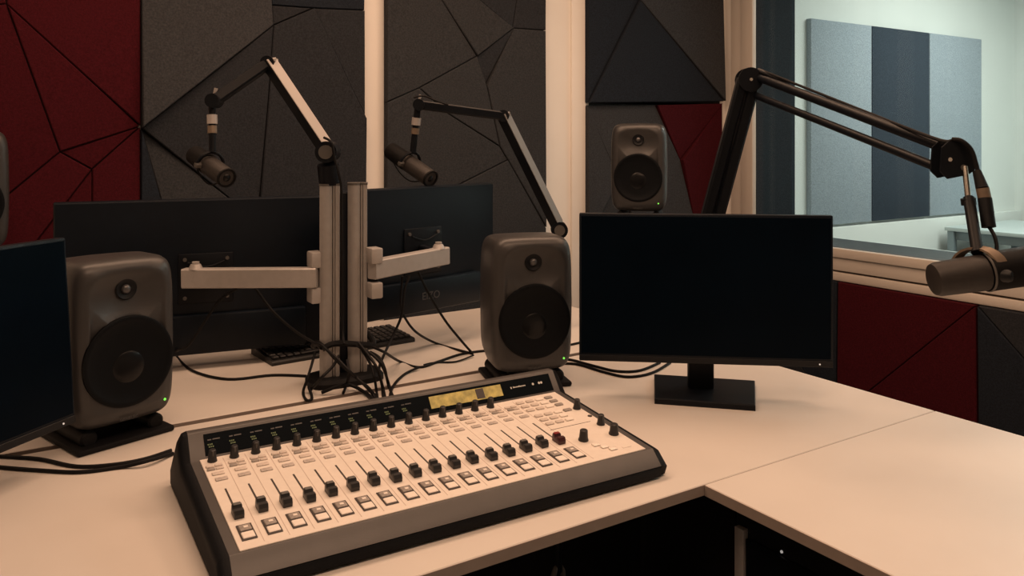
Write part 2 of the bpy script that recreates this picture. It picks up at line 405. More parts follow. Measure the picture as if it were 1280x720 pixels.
part('slot_floor', box(BM(), (-.95 - DX, 1.80 - DY, DESK - .045), (EX - DX, 1.84 - DY, DESK - .030)), 'edge', dk)
part('modesty_panel', box(BM(), (-.85 - DX, 1.24 - DY, .06), (1.10 - DX, 1.258 - DY, DESK - DT)), 'black', dk)
part('modesty_panel', box(BM(), (1.112 - DX, 1.002 - DY, .06), (1.128 - DX, 1.258 - DY, DESK - DT)), 'rubber', dk)
for x, y in [(-.85, 2.4), (1.65, 2.4), (1.65, .25), (-.85, 1.4)]:
    part('leg', box(BM(), (x - DX - .03, y - DY - .03, 0), (x - DX + .03, y - DY + .03, DESK - DT), .004), 'matte', dk)
rk = thing('equipment_rack', 'black equipment rack with a silver rail under the right desk wing', 'rack', (1.40, .60, 0))
part('case', box(BM(), (-.29, -.40, .03), (.30, .40, DESK - DT - .015), .004), 'black', rk)
part('rack_rail', box(BM(), (-.302, .372, .04), (-.29, .392, .662), .001), 'alu', rk)
part('rack_rail', box(BM(), (-.302, -.392, .04), (-.29, -.372, .662), .001), 'alu', rk)
part('status_light', rod(BM(), (-.289, .30, .653), (-.2915, .30, .653), .0024), 'wled', rk)
for k in range(5):
    u = part('rack_unit', box(BM(), (-.299, -.37, .06 + k * .12), (-.29, .37, .168 + k * .12), .002), 'matte', rk)
    part('status_light', rod(BM(), (-.2992, .30, .112 + k * .12), (-.302, .30, .112 + k * .12), .0022), 'dtxt', u)
    for s in (-.33, .33): part('knob', rod(BM(), (-.299, s, .112 + k * .12), (-.306, s, .112 + k * .12), .008), 'black', u)
hp = thing('headphones', 'black rounded headphones hanging under the desk front edge', 'headphones', at(697, 707, 1.30) - Vector((0, 0, .16)), 20)
hz = .16
part('headband', tube(BM(), [(-.014, 0, .02), (-.0155, 0, hz - .03), (-.010, 0, hz - .008), (0, 0, hz), (.010, 0, hz - .008), (.0155, 0, hz - .03), (.014, 0, .02)], .0045), 'alud', hp)  # paler than black: a faint highlight put into its colour
for s in (-1, 1): part('ear_cup', lathe(BM(), (s * .012, 0, 0), (s, 0, 0), [(0, .030), (.004, .036), (.014, .036), (.019, .030)]), 'rubber', hp)
part('hook', box(BM(), (-.006, -.006, hz - .0115), (.006, .006, DESK - DT - hp.location.z), .002), 'matte', hp)

# ================================================================== MIXING CONSOLE
co = thing('mixing_console', 'grey broadcast mixing console with black faders and pale faceplate on desk', 'mixing console', (.633, 1.10, DESK), -1.7)
prof = [(-.014, .0185), (-.0195, .0225), (.003, .0455), (.005, .046), (.297, .0700), (.3245, .1065), (.327, .108), (.342, .108), (.346, .105), (.402, .034), (.400, .018)]
part('body', prism_x(BM(), prof, -.366, .366), 'body', co)
def cheek(s):
    sec = []
    for t, dz, dy in ((0, 1, 0), (.45, .975, .0), (.85, .86, .003), (1, .72, .008)):
        ym = .19
        sec.append([(s * (.3662 + .0165 * t), ym + (y - ym) * (1 - dy * 2.5), .004 + (z - .004) * dz if z > .02 else .004) for y, z in [(-.012, .004)] + prof + [(.398, .004)]])
    return ring_loft(BM(), sec)
for s in (-1, 1): part('side_cheek', cheek(s), 'cheek', co)
part('base_tray', box(BM(), (-.3655, -.021, .004), (.3655, .398, .0215), .003), 'cheek', co)
for x in (-.33, .33):
    for y in (.02, .36): part('foot', rod(BM(), (x, y, 0), (x, y, .004), .012), 'rubber', co)
SL = math.atan2(.024, .292)
def pz(y): return .046 + (y - .005) * .024 / .292
def on_panel(name, me, x, y, par=co, dz=0.): return put(name, me, par, (x, y, pz(y) + dz), (SL, 0, 0))
PX0, PX1 = -.352, .352
bm = BM(); box(bm, (PX0, -.1455, -.001), (PX1, .1455, .0018), .0006, 1)
fp = on_panel('faceplate', mesh('faceplate', bm, 'panel'), 0, .1515)
T = .0018
CH = [-.3345 + .0350 * i for i in range(17)]
# printed strip lines between the channels (flat print, thin raised ink)
ln = mesh('strip_line', box(BM(), (-.0005, -.137, 0), (.0005, .137, .0002)), 'line')
for i in range(17): 
    o = put('strip_line', ln, fp, (CH[i] + .0175, 0, T)); 
bm = BM()
box(bm, (-.0014, -.047, -.0002), (.0014, .047, .0004)); slot_me = mesh('fader_slot', bm, 'frame')
def cap_mesh(m):
    bm = BM()
    # finger-shaped fader cap: raised back, scooped middle, rounded front
    pr = [(-.0115, 0), (-.0118, .006), (-.0095, .0115), (-.003, .0115), (-.0005, .0080), (.0025, .0085), (.0050, .0130), (.0100, .0125), (.0112, .007), (.0108, 0)]
    ring_loft(bm, [[(-.0072, y * .94, z * .85) for y, z in pr], [(-.0064, y * 1.08, z) for y, z in pr], [(.0064, y * 1.08, z) for y, z in pr], [(.0072, y * .94, z * .85) for y, z in pr]])
    return mesh('fader_cap', bm, m, 25)
capm, capm_r = cap_mesh('cap'), cap_mesh('caprd')
stripe = mesh('cap_top', box(BM(), (-.0056, .0040, .0122), (.0056, .0108, .0140), .0006, 1), 'capg')
stripe_r = mesh('cap_top', box(BM(), (-.0056, .0040, .0122), (.0056, .0108, .0140), .0006, 1), 'capr')
caps_y = [.098, .101, .099, .097, .100, .100, .102, .097, .098, .098, .097, .099, .095, .095, .096, .098, .096]
sur_me = mesh('key_surround', box(BM(), (-.0106, -.0210, 0), (.0106, .0210, .0014), .0005, 1), 'frame')
k1_me = mesh('channel_key', box(BM(), (-.0082, -.0074, 0), (.0082, .0074, .0022), .0010, 1), 'keyd')
k2_me = mesh('channel_key', box(BM(), (-.0086, -.0080, 0), (.0086, .0080, .0020), .0010, 1), 'keyl')
mark_me = mesh('key_lamp', box(BM(), (-.003, -.0022, 0), (.003, .0022, .0004)), 'keyl')
for i, x in enumerate(CH):
    s = put('fader', slot_me, co, (x, .136, pz(.136) + T), (SL, 0, 0))
    c = put('fader_cap', capm_r if i == 16 else capm, s, (0, caps_y[i] - .136, .0004))
    if i == 16: s['label'] = 'red capped fader'
    # grey finger pad is fused on top of the cap (same sub-part level)
    put('fader_cap_top', stripe_r if i == 16 else stripe, s, (0, caps_y[i] - .136, .0004))
    b = on_panel('channel_button', sur_me, x + .001, .0475, co, T)
    put('key', k1_me, b, (0, .0100, .0008)); put('key', k2_me, b, (0, -.0098, .0008))
    put('key_lamp', mark_me, b, (.001, .0100, .0030))
knob_me = mesh('rotary_knob', lathe(BM(), (0, 0, 0), (0, 0, 1), [(0, .0080), (.0015, .0080), (.0045, .0068), (.0185, .0056), (.0197, .0044)], 14), 'cap')
tick_me = mesh('knob_mark', box(BM(), (-.0006, -.0062, .006), (.0006, -.0040, .0178)), 'capg')
for i in range(16):
    k = on_panel('rotary_knob', knob_me, CH[i], .284, co, T); put('knob_mark', tick_me, k)
big_me = mesh('rotary_knob', lathe(BM(), (0, 0, 0), (0, 0, 1), [(0, .0095), (.002, .0095), (.005, .0082), (.0185, .0072), (.0198, .006)], 16), 'cap')
for x, y, mm in [(.343, .205, knob_me), (.341, .124, knob_me), (.337, .079, big_me), (.270, .082, big_me)]:
    k = on_panel('monitor_knob', mm, x, y, co, T); put('knob_mark', tick_me, k)
# small key caps above each fader
kk = [mesh('assign_key', box(BM(), (-.0062, -.0030, 0), (.0062, .0030, .0026), .0006, 1), m) for m in ('key', 'keyl', 'keyd')]
kl = mesh('label_key', box(BM(), (-.0095, -.0046, 0), (.0095, .0046, .0022), .0007, 1), 'lab')
kl2 = mesh('label_key', box(BM(), (-.0095, -.0046, 0), (.0095, .0046, .0022), .0007, 1), 'key')
for i in range(17):
    x = CH[i]
    for j, (yy, sel) in enumerate([(.264, 0), (.253, 1)]):
        for q in (-1, 1):
            on_panel('assign_key', kk[(i * 3 + j * 2 + (q > 0)) % 3 if sel else 0], x + q * .0068 - .001, yy, co, T)
    on_panel('label_key', kl2, x, .236, co, T); on_panel('label_key', kl, x + .001, .2195 - .004, co, T)
# control keys at the right end
pad_me = mesh('control_key', box(BM(), (-.0085, -.0045, 0), (.0085, .0045, .0030), .0009, 1), 'key')
pad_ml = mesh('control_key', box(BM(), (-.0085, -.0045, 0), (.0085, .0045, .0030), .0009, 1), 'keyl')
pad_md = mesh('control_key', box(BM(), (-.0085, -.0045, 0), (.0085, .0045, .0030), .0009, 1), 'keyd')
for r in range(6):
    for c in range(4):
        x, y = .253 + c * .0225, .274 - r * .0195 - (.010 if r > 2 else 0)
        if (r, c) in ((5, 3), (4, 3)): continue
        on_panel('control_key', [pad_me, pad_ml, pad_md, pad_me, pad_md][(r * 5 + c * 3) % 5], x, y, co, T)
grl = mesh('group_line', box(BM(), (-.046, -.0006, 0), (.046, .0006, .0003)), 'frame')
on_panel('group_line', grl, .285, .1435, co, T); 
ri = mesh('headphone_key', box(BM(), (-.0075, -.0055, 0), (.0075, .0055, .0024), .0018, 2), 'keyl')
for x, y in [(.279, .056), (.288, .043), (.297, .030)]:
    on_panel('headphone_key', ri, x, y, co, T)
on_panel('socket', mesh('socket', rod(BM(), (0, 0, 0), (0, 0, .001), .0045), 'frame'), .345, .164, co, T)
bm = BM(); box(bm, (-.009, 0, 0), (.009, .001, .0003)); box(bm, (-.009, 0, 0), (-.008, .006, .0003)); on_panel('printed_mark', mesh('printed_mark', bm, 'line'), .325, .024, co, T)
# meter bridge display
HP0, HP1 = Vector((0, .297, .070)), Vector((0, .3245, .1065))
HD = (HP1 - HP0); HL = HD.length; HA = math.atan2(HD.z, HD.y)
def on_hood(name, me, x, t, par=co, dz=0.): 
    p = HP0 + HD * t; nrm = Vector((0, -math.sin(HA), math.cos(HA)))
    p = p + nrm * dz; return put(name, me, par, (x, p.y, p.z), (HA, 0, 0))
on_hood('display', mesh('display', box(BM(), (-.342, -HL * .40, -.001), (.352, HL * .40, .0012), .0005, 1), 'disp'), 0, .52)
on_hood('lcd', mesh('lcd', box(BM(), (-.080, -.0118, 0), (.080, .0118, .0006)), 'lcd'), .152, .55, co, .0012)
lb = mesh('lcd_block', box(BM(), (-.009, -.0100, 0), (.009, .0100, .0003)), 'frame')
on_hood('lcd_block', lb, .182, .56, co, .0018)
rd = BM()
for dx, dy, ww in [(-.007, .0045, .006), (.004, .0048, .012)]: box(rd, (dx - ww / 2, dy - .0010, 0), (dx + ww / 2, dy + .0010, .0003))
rd_me = mesh('readout_label', rd, 'dtxt')
rg = BM()
for dx, dy in [(-.0075, -.0005), (-.0045, -.0005), (-.0015, -.0005), (-.006, -.0045), (-.0030, -.0045), (.0, -.0045)]: box(rg, (dx - .0010, dy - .0012, 0), (dx + .0010, dy + .0012, .0003))
rg_me = mesh('readout_digits', rg, 'gtxt')
for i in range(11):
    on_hood('readout_label', rd_me, CH[i] + .008, .58, co, .0013); on_hood('readout_digits', rg_me, CH[i] + .006, .52, co, .0013)
bm = BM()
box(bm, (-.019, -.002, 0), (-.0165, .002, .0003))
for k in range(9): box(bm, (-.013 + k * .0034, -.0011, 0), (-.0106 + k * .0034, .0012 + (.0008 if k in (0, 4) else 0), .0003))
on_hood('maker_mark', mesh('maker_mark', bm, 'wtxt'), .272, .56, co, .0013)
dot = mesh('indicator', rod(BM(), (0, 0, 0), (0, 0, .0006), .0026, n=12), 'wtxt')
for x in (.307, .322, .3275): on_hood('indicator', dot, x, .56, co, .0012)

# ================================================================== SPEAKERS
def spk_meshes():
    W, H, D = .206, .328, .195; n = 96; e = 8.5
    def outl(ins, yy):
        out = []
        for k in range(n):
            a = 2 * math.pi * k / n; c, s = math.cos(a), math.sin(a)
            x = math.copysign(abs(c) ** (2 / e), c); z = math.copysign(abs(s) ** (2 / e), s)
            barrel = 1 - .045 * z * z
            topb = 1 - .02 * x * x
            out.append(Vector((x * (W / 2 - ins) * barrel, yy, H / 2 + z * (H / 2 - ins) * topb)))
        return out
    rings = [outl(i, y) for y, i in [(D / 2, .030), (D / 2 - .006, .020), (D / 2 - .03, .008), (0, .0), (-D / 2 + .035, .0), (-D / 2 + .018, .0025), (-D / 2 + .008, .0075), (-D / 2 + .002, .0155), (-D / 2, .022)]]
    bm = BM()
    # front face: concentric rings with waveguide dish and woofer recess
    c = Vector((0, -D / 2, H / 2)); last = rings[-1]; ns = 26
    WZ, TZ = .126, .266
    def face(p):
        x, z = p.x, p.z
        d = 0
        q = (x / .082) ** 2 + ((z - TZ + .012) / .062) ** 2
        if q < 1: d += .019 * (1 - q) ** 1.2
        rr = math.hypot(x, z - WZ); u = min(max((.0840 - rr) / .006, 0), 1); d += .013 * u * u * (3 - 2 * u)
        return Vector((x, -D / 2 - .004 * (1 - (x / (W / 2)) ** 2) + d, z))
    for k in range(1, ns): 
        s = 1 - k / ns
        rings.append([face(c + (p - c) * s) for p in last])
    ring_loft(bm, rings, True, True)
    body = mesh('cabinet', bm, 'spk', 50)
    f0 = -D / 2 - .004
    grille = mesh('woofer_grille', lathe(BM(), (0, f0 + .004, WZ), (0, -1, 0), [(0, .0895), (.0050, .0890), (.0068, .0850), (.0052, .0790), (.0040, .076), (.0020, .060), (.0008, .040), (.0004, .02), (.0004, .001)], 64), 'grille', 40)
    ring = mesh('woofer_ring', lathe(BM(), (0, f0 + .0022, WZ), (0, -1, 0), [(.0030, .050), (.0046, .0485), (.0030, .047)], 64, False, False), 'matte')
    cone = mesh('woofer_dust_cap', lathe(BM(), (0, f0 + .0034, WZ - .012), (0, -1, 0), [(0, .031), (.0012, .029), (.0030, .021), (.0040, .010), (.0043, .001)], 40), 'cone', 60)
    ts = mesh('tweeter_ring', lathe(BM(), (0, -D / 2 + .0125, TZ), (0, -1, 0), [(0, .0215), (.0020, .0215), (.0040, .0195), (.0020, .0140), (.0008, .0100), (.0008, .001)], 40), 'black')
    td = mesh('tweeter_dome', lathe(BM(), (0, -D / 2 + .0108, TZ), (0, -1, 0), [(0, .0095), (.0035, .0085), (.0060, .0050), (.0068, .001)], 24), 'dome', 60)
    led = mesh('power_light', lathe(BM(), (.074, -D / 2 + .0020, .032), (0, -1, 0), [(0, .0026), (.0025, .0026), (.0032, .0016)], 12), 'led')
    bm = BM()
    box(bm, (-.096, -.098, 0), (.096, .090, .012), .005)
    plate = mesh('base_plate', bm, 'rubber')
    fm = BM()
    for s in (-1, 1):
        rod(fm, (s * .062, -.070, .019), (s * .062, .070, .019), .0145, n=18)
    feet = mesh('rubber_foot', fm, 'rubber'); fm2 = None
    f1 = mesh('rubber_foot', lathe(BM(), (-.066, -.078, .022), (0, 1, 0), [(0, .012), (.004, .0165), (.15, .0165), (.155, .012)], 18), 'rubber')
    f2 = mesh('rubber_foot', lathe(BM(), (.066, -.078, .022), (0, 1, 0), [(0, .012), (.004, .0165), (.15, .0165), (.155, .012)], 18), 'rubber')
    return dict(cabinet=body, woofer_grille=grille, woofer_ring=ring, woofer_dust_cap=cone, tweeter_ring=ts, tweeter_dome=td, power_light=led, base=plate, f1=f1, f2=f2, D=D)
SPK = spk_meshes()
def speaker(label, loc, rz, led_white=False):
    o = thing('studio_speaker', label, 'speaker', loc, rz, 'grey studio speakers')
    zb = .038
    for k in ('cabinet', 'woofer_grille', 'tweeter_ring', 'power_light'):
        q = put(k, SPK[k], o, (0, 0, zb))
        if k == 'woofer_grille': put('woofer_dust_cap', SPK['woofer_dust_cap'], q)
        if k == 'tweeter_ring': put('tweeter_dome', SPK['tweeter_dome'], q)
    put('base_plate', SPK['base'], o); put('rubber_foot', SPK['f1'], o); put('rubber_foot', SPK['f2'], o)
    text('maker_mark', 'GENELEC', .0085, 'dtxt', o, (0, -SPK['D'] / 2 - .0012, zb + .0135), (R(90), 0, 0))
    return o
def cs(X, Y, z): return Vector((CT * X + ST * Y, -ST * X + CT * Y, z))     # camera-aligned ground coordinates
s1 = speaker('large grey studio speaker at left, standing beside the console', cs(-.830, 1.665, DESK), 18)
s2 = speaker('grey studio speaker directly behind the console, right of the steel posts', cs(.028, 2.045, DESK), -17)
s3p = cs(.487, 3.097, 1.034); s3 = speaker('smaller looking grey speaker in front of the corner panel, above the monitor', s3p, -46)
s4p = cs(-1.528, 2.27, 1.0); s4 = speaker('grey studio speaker cut off by the left edge of the picture', s4p, 4)
for p, lab in ((s3p, 'black floor stand under the speaker behind the standing monitor'), (s4p, 'black floor stand under the speaker at the far left edge')):
    t = thing('speaker_stand', lab, 'stand', (p.x, p.y, 0), 0, 'speaker floor stands')
    part('base', box(BM(), (-.14, -.11, 0), (.14, .11, .012), .004), 'matte', t)
    part('pole', rod(BM(), (0, 0, .012), (0, 0, p.z - .008), .022), 'matte', t)
    part('top_plate', box(BM(), (-.09, -.09, p.z - .008), (.09, .09, p.z), .002), 'matte', t)

# ================================================================== MONITORS
def monitor(label, loc, rz, W, H, tilt=0., stand=True, arm=False, mark=None, chin=.014, lift=.086, foot=(0, 0)):
    """front faces local -y; loc is the middle of the lower edge (or the desk point under it when on a stand)"""
    o = thing('computer_monitor', label, 'monitor', loc, rz, 'black computer monitors')
    zb = lift if stand else 0.
    def tl(bm):  # lean the head about its lower edge
        if tilt: bmesh.ops.rotate(bm, verts=bm.verts, cent=(0, 0, zb), matrix=Matrix.Rotation(R(-tilt), 3, 'X'))
        return bm
    bm = BM(); box(bm, (-W / 2, 0, zb), (W / 2, .022, zb + H), .003, 2)
    hd = part('housing', tl(bm), 'back', o)
    bm = BM(); box(bm, (-W / 2 + .005, -.0012, zb + chin + .004), (W / 2 - .005, .001, zb + H - .006), .0004, 1)
    part('screen', tl(bm), 'screen', o)
    bm = BM(); box(bm, (-W / 2 + .001, -.002, zb + .0005), (W / 2 - .001, .001, zb + chin), .0006, 1)
    b = part('chin', tl(bm), 'bezel', o)
    bm = BM(); rod(bm, (W / 2 - .03, -.0021, zb + chin * .5), (W / 2 - .03, -.0032, zb + chin * .5), .0018, n=10)
    part('power_button', tl(bm), 'wled', b)
    # rear bulge with a stepped lower box
    bm = BM(); sec = [(.0215, W * .498, H * .004, H * .996), (.027, W * .494, H * .012, H * .988), (.036, W * .40, H * .10, H * .90), (.046, W * .22, H * .30, H * .72)]
    ring_loft(bm, [[(-x, y, zb + z0), (x, y, zb + z0), (x, y, zb + z1), (-x, y, zb + z1)] for y, x, z0, z1 in sec])
    part('rear_cover', tl(bm), 'back', o)
    bm = BM(); box(bm, (-W * .36, .022, zb + H * .02), (W * .36, .060, zb + H * .27), .006)
    lb = part('connector_box', tl(bm), 'back', o)
    if stand:
        bm = BM(); ba_ = [(-.110, -.042), (.110, -.042), (.121, .150), (-.121, .150)]
        ring_loft(bm, [[(x, y, 0) for x, y in ba_], [(x, y, .011) for x, y in ba_], [(x * .985, y * .97 + .002, .0135) for x, y in ba_]])
        part('stand_base', bm, 'matte', o, (foot[0], foot[1], 0), (0, 0, R(-7)))
        part('stand_column', box(BM(), (-.030, .052, .010), (.030, .082, zb + H * .62), .006), 'matte', o)
    if arm:
        bm = BM(); box(bm, (-.068, .0465, zb + H * .5 - .065), (.068, .052, zb + H * .5 + .065), .003)
        v = part('mount_plate', tl(bm), 'matte', o)
        for sx in (-1, 1):
            for sz in (-1, 1):
                bm = BM(); rod(bm, (sx * .052, .052, zb + H * .5 + sz * .050), (sx * .052, .0565, zb + H * .5 + sz * .050), .0050, n=10)
                part('screw', bm, 'alud', v)
        bm = BM(); tube(bm, [(-.045, .056, zb + H * .5 + .043), (0, .058, zb + H * .5 + .030), (.045, .056, zb + H * .5 + .043)], .002)
        part('bracket_rib', bm, 'matte', v)
    if mark: text('maker_mark', mark, .030, 'dtxt', o, (-.02, .0606, zb + H * .14), (R(90), 0, R(180)))
    return o
pm = cs(.4395, 1.862, DESK); monitor('black desktop monitor on a square foot, standing right of the console', pm, -38.6, .570, .342)
monitor('black desktop monitor at the left edge, screen turned towards the console', cs(-.893, 1.262, DESK), 40.4, .540, .345, 4, lift=.072, foot=(-.065, .035))
pmL = cs(-.7945, 2.141, .771); monitor('large black monitor seen from behind, left of the posts', pmL + Vector((0, .05, 0)), 169.8, .712, .411, 0, False, True)
pmR = cs(-.252, 2.309, .845); monitor('black monitor seen from behind, right of the posts', pmR + Vector((-.01, .05, 0)), 192.8, .600, .359, 0, False, True, 'EIZO')

# ================================================================== TWIN ALUMINIUM POSTS WITH MONITOR ARMS
P1, P2 = Vector((.7055, 1.935, DESK)), Vector((.778, 1.936, DESK))
po = thing('equipment_post', 'pair of aluminium posts on one black foot carrying two monitor arms', 'post', ((P1.x + P2.x) / 2, P1.y, DESK))
L = po.location
bm = BM()
pts = []
for k in range(40):
    a = 2 * math.pi * k / 40; c, s = math.cos(a), math.sin(a); e = 3.4
    pts.append((math.copysign(abs(c) ** (2 / e), c) * .094, math.copysign(abs(s) ** (2 / e), s) * .058 - .005))
ring_loft(bm, [[(x, y, 0) for x, y in pts], [(x, y, .012) for x, y in pts], [(x * .93, y * .90, .020) for x, y in pts]])
part('foot', bm, 'rubber', po)
def post_profile():
    # extruded profile, seen face rounded with a narrow groove right of it
    p = [(-.0235, .018), (-.0235, -.008)]
    for k in range(7):
        a = k / 6; p.append((-.0235 + .030 * a, -.012 - .015 * math.sin(math.pi * (.18 + .64 * a))))
    p += [(.0075, -.012), (.0095, -.012), (.0095, -.0205), (.0125, -.0205), (.0125, -.012), (.0148, -.012), (.0148, -.0215), (.0235, -.0200), (.0235, .018), (.010, .024), (-.010, .024)]
    return p
def post(p, h, cab):
    bm = BM(); pr = post_profile(); rz = R(-24); c, s = math.cos(rz), math.sin(rz); q = p - L
    f = lambda z: [(q.x + x * c - y * s, q.y + x * s + y * c, z) for x, y in pr]
    ring_loft(bm, [f(.018), f(h)]); o = part('post', bm, 'post', po, ang=40)
    bm = BM(); g = lambda z, k=1.06: [(q.x + (x * c - y * s) * k, q.y + (x * s + y * c) * k, z) for x, y in pr]
    ring_loft(bm, [g(h), g(h + .005)]); part('post_cap', bm, 'alud', o)
    return o
HP = .486
post(P1, HP, 0); post(P2, HP, 0)
# black connector column between the two posts
part('spacer', box(BM(), (-.012, -.004, .018), (.010, .016, HP - .02), .003), 'matte', po)
# clamps and arms
def clamps(px, Y, pys, n):
    for py in pys:
        p = at(px, py, Y) - L
        b = BM(); box(b, (p.x - .0155, p.y - .022, p.z - .0195), (p.x + .0155, p.y + .020, p.z + .0195), .004)
        part('clamp_block', b, 'alu', po)
clamps(394, 2.0, (324, 368), 0); clamps(467.5, 2.03, (319, 362), 1)
for px, Y, py in ((394, 2.01, 346), (466, 2.04, 341)):
    p = at(px, py, Y) - L; b = BM(); rod(b, p - Vector((0, 0, .045)), p + Vector((0, 0, .045)), .014); part('hinge_pin', b, 'matte', po)
def marm(a, b_, head, hh):
    a, b_, head = a - L, b_ - L, head - L
    bm = BM(); bar(bm, a, b_, .030, .0475, None, .003); arm = part('monitor_arm', bm, 'alu', po)
    e = b_ + (a - b_).normalized() * .03
    bm = BM(); rod(bm, e + Vector((0, 0, .022)), e + Vector((0, 0, .034)), .018, .012); rod(bm, e + Vector((0, 0, .034)), e + Vector((0, 0, .040)), .009); part('arm_knob', bm, 'alu', arm)
    bm = BM(); bar(bm, e, head, .022, .034, None, .003); part('arm_head', bm, 'matte', arm)
marm(at(397, 346.5, 1.985), at(230, 347.5, 2.015), pmL + Vector((0, -.0035, .205)), 0)
marm(at(465, 337, 2.02), at(557, 319, 2.25), pmR + Vector((-.005, -.004, .18)), 0)
# velcro wrap round both posts
bm = BM(); zz = at(430, 432, 2.0).z - DESK
loop = [(-.066, -.030), (-.036, -.036), (.036, -.036), (.066, -.028), (.070, 0), (.064, .032), (0, .034), (-.064, .032), (-.070, 0)]
tube(bm, [(x, y, zz + .010 * math.sin(i * 1.7)) for i, (x, y) in enumerate(loop + loop[:1])], .0075); part('cable_tie', bm, 'rubber', po)

# ================================================================== MICROPHONES AND ARMS
def dyn_mic(label, back, front, r, stem_top, group='broadcast microphones', yoke=True):
    """tubular broadcast microphone from its rear end to its mouth, in a yoke hanging from stem_top"""
    back, front, stem_top = Vector(back), Vector(front), Vector(stem_top)
    ax = (front - back).normalized(); Ln = (front - back).length; mid = back + ax * Ln * .48
    o = thing('microphone', label, 'microphone', mid, 0, group)
    b, f, s = back - mid, front - mid, stem_top - mid
    bm = BM(); lathe(bm, b, ax, [(0, r * .80), (.004, r * .98), (Ln * .40, r * 1.05), (Ln * .42, r * 1.0)], 28); part('rear_body', bm, 'micd', o)
    bm = BM(); lathe(bm, b, ax, [(Ln * .42, r * .90), (Ln * .46, r * .90), (Ln * .47, r), (Ln * .97, r * .97), (Ln * .985, r * .93)], 28); part('front_sleeve', bm, 'mic', o)
    bm = BM(); lathe(bm, b, ax, [(Ln * .972, r * .99), (Ln, r * .97), (Ln * 1.0, r * .80), (Ln * .96, r * .72), (Ln * .955, .001)], 28); mr = part('mouth_ring', bm, 'micd', o)
    bm = BM(); lathe(bm, b + ax * Ln * .965, ax, [(0, r * .5), (.006, r * .3), (.008, .001)], 20); part('mouth_grille', bm, 'cone', mr)
    # yoke: half ring about the body with two pivots
    up = (s - ax * s.dot(ax)).normalized(); sd = ax.cross(up)
    if yoke:
        R1 = r * 1.42
        bm = BM(); tube(bm, [(sd * math.cos(a) + up * math.sin(a)) * R1 for a in [math.pi * k / 10 for k in range(11)]], r * .17); yk = part('yoke', bm, 'matte', o)
        for q in (-1, 1):
            bm = BM(); lathe(bm, sd * q * r * .95, sd * q, [(0, r * .30), (r * .55, r * .30), (r * .62, r * .2)], 14); part('pivot', bm, 'alud', yk)
        bm = BM(); rod(bm, up * R1, s, r * .36); part('stem', bm, 'matte', o)
        c = up * R1 + (s - up * R1) * .72
        bm = BM(); rod(bm, c - (s - up * R1).normalized() * .012, c + (s - up * R1).normalized() * .010, r * .52); part('thread_collar', bm, 'alu', o)
        c2 = up * R1 + (s - up * R1) * .5
        bm = BM(); rod(bm, c2 - (s - up * R1).normalized() * .010, c2 + (s - up * R1).normalized() * .008, r * .46); part('adapter', bm, 'brass', o)
        bm = BM(); tube(bm, [b * .9 - up * r * .7, b * .3 - up * r * 1.5 + sd * .004, f * .2 - up * r * 1.75, f * .62 - up * r * 1.0], .0018); part('mic_lead', bm, 'rubber', o)
    return o
def boom(label, pts, wd, ht, post_top=None, mats=('alu', 'matte'), post_base=None, pr=.0125, cap=True, side=None):
    """two-bar flat-section arm: shoulder -> elbow -> wrist"""
    sh, el, wr = [Vector(p) for p in pts]
    base = Vector(post_base)
    o = thing('microphone_boom', label, 'microphone arm', base); B = base
    bm = BM(); rod(bm, (0, 0, 0), sh - B - Vector((0, 0, .03)), pr, n=20); part('stem', bm, 'matte', o)
    jd = side if side else (CT, -ST, 0)
    cdv = Vector((ST, CT, 0))
    bm = BM(); rod(bm, sh - B - cdv * .026, sh - B + cdv * .026, .0265, n=24); j = part('shoulder_joint', bm, 'matte', o)
    bm = BM(); rod(bm, sh - B - cdv * .029, sh - B - cdv * .026, .017, n=20); part('joint_cap', bm, 'alud', j)
    d1 = (el - sh).normalized(); n1 = Vector((0, 0, 1)) - d1 * d1.z
    
    # lit side of the lower arm, put into colour as a pale strip
    nn = cdv.cross(d1).normalized()
    if nn.dot(Vector((CT, -ST, .6))) < 0: nn = -nn
    fn = (nn * .8 - cdv * .6).normalized(); sd_ = d1.cross(fn).normalized(); of = fn * (ht / 2 + .0008)
    bm = BM(); bar(bm, sh - B + d1 * .012, el - B, wd, ht, tuple(sd_), .003); a1 = part('lower_arm', bm, 'matte', o)
    bm = BM(); bar(bm, sh - B + d1 * .02 + of, el - B + d1 * .004 + of, wd * .97, .0025, tuple(sd_), .0006); part('arm_lit_side', bm, mats[0], a1)
    d2 = (wr - el).normalized()
    bm = BM(); rod(bm, el - B - cdv * (wd / 2 + .002), el - B + cdv * (wd / 2 + .002), ht * .58, n=20); e = part('elbow_joint', bm, 'matte', o)
    if mats[0] == 'strip' or cap:
        bm = BM(); bar(bm, el - B + nn * ht * .42 - Vector((CT, -ST, 0)) * ht * .42, el - B + nn * ht * .42 + Vector((CT, -ST, 0)) * ht * .30, wd, ht * .30, tuple(cdv), .002); part('elbow_lit_side', bm, mats[0], e)  # painted lit side carried round the elbow
    bm = BM(); bar(bm, el - B, wr - B, wd * .9, ht * .86, tuple(cdv), .004); part('upper_arm', bm, mats[1], o)
    bm = BM(); rod(bm, wr - B - cdv * .018, wr - B + cdv * .018, .017, n=20); w_ = part('wrist_joint', bm, 'matte', o)
    q = wr - B + Vector((0, 0, .014)); bm = BM(); rod(bm, q, q + Vector((CT, -ST, 0)) * .004 + Vector((0, 0, .016)), .0035, .0045, 10); part('wing_screw', bm, 'alu', w_)
    return o
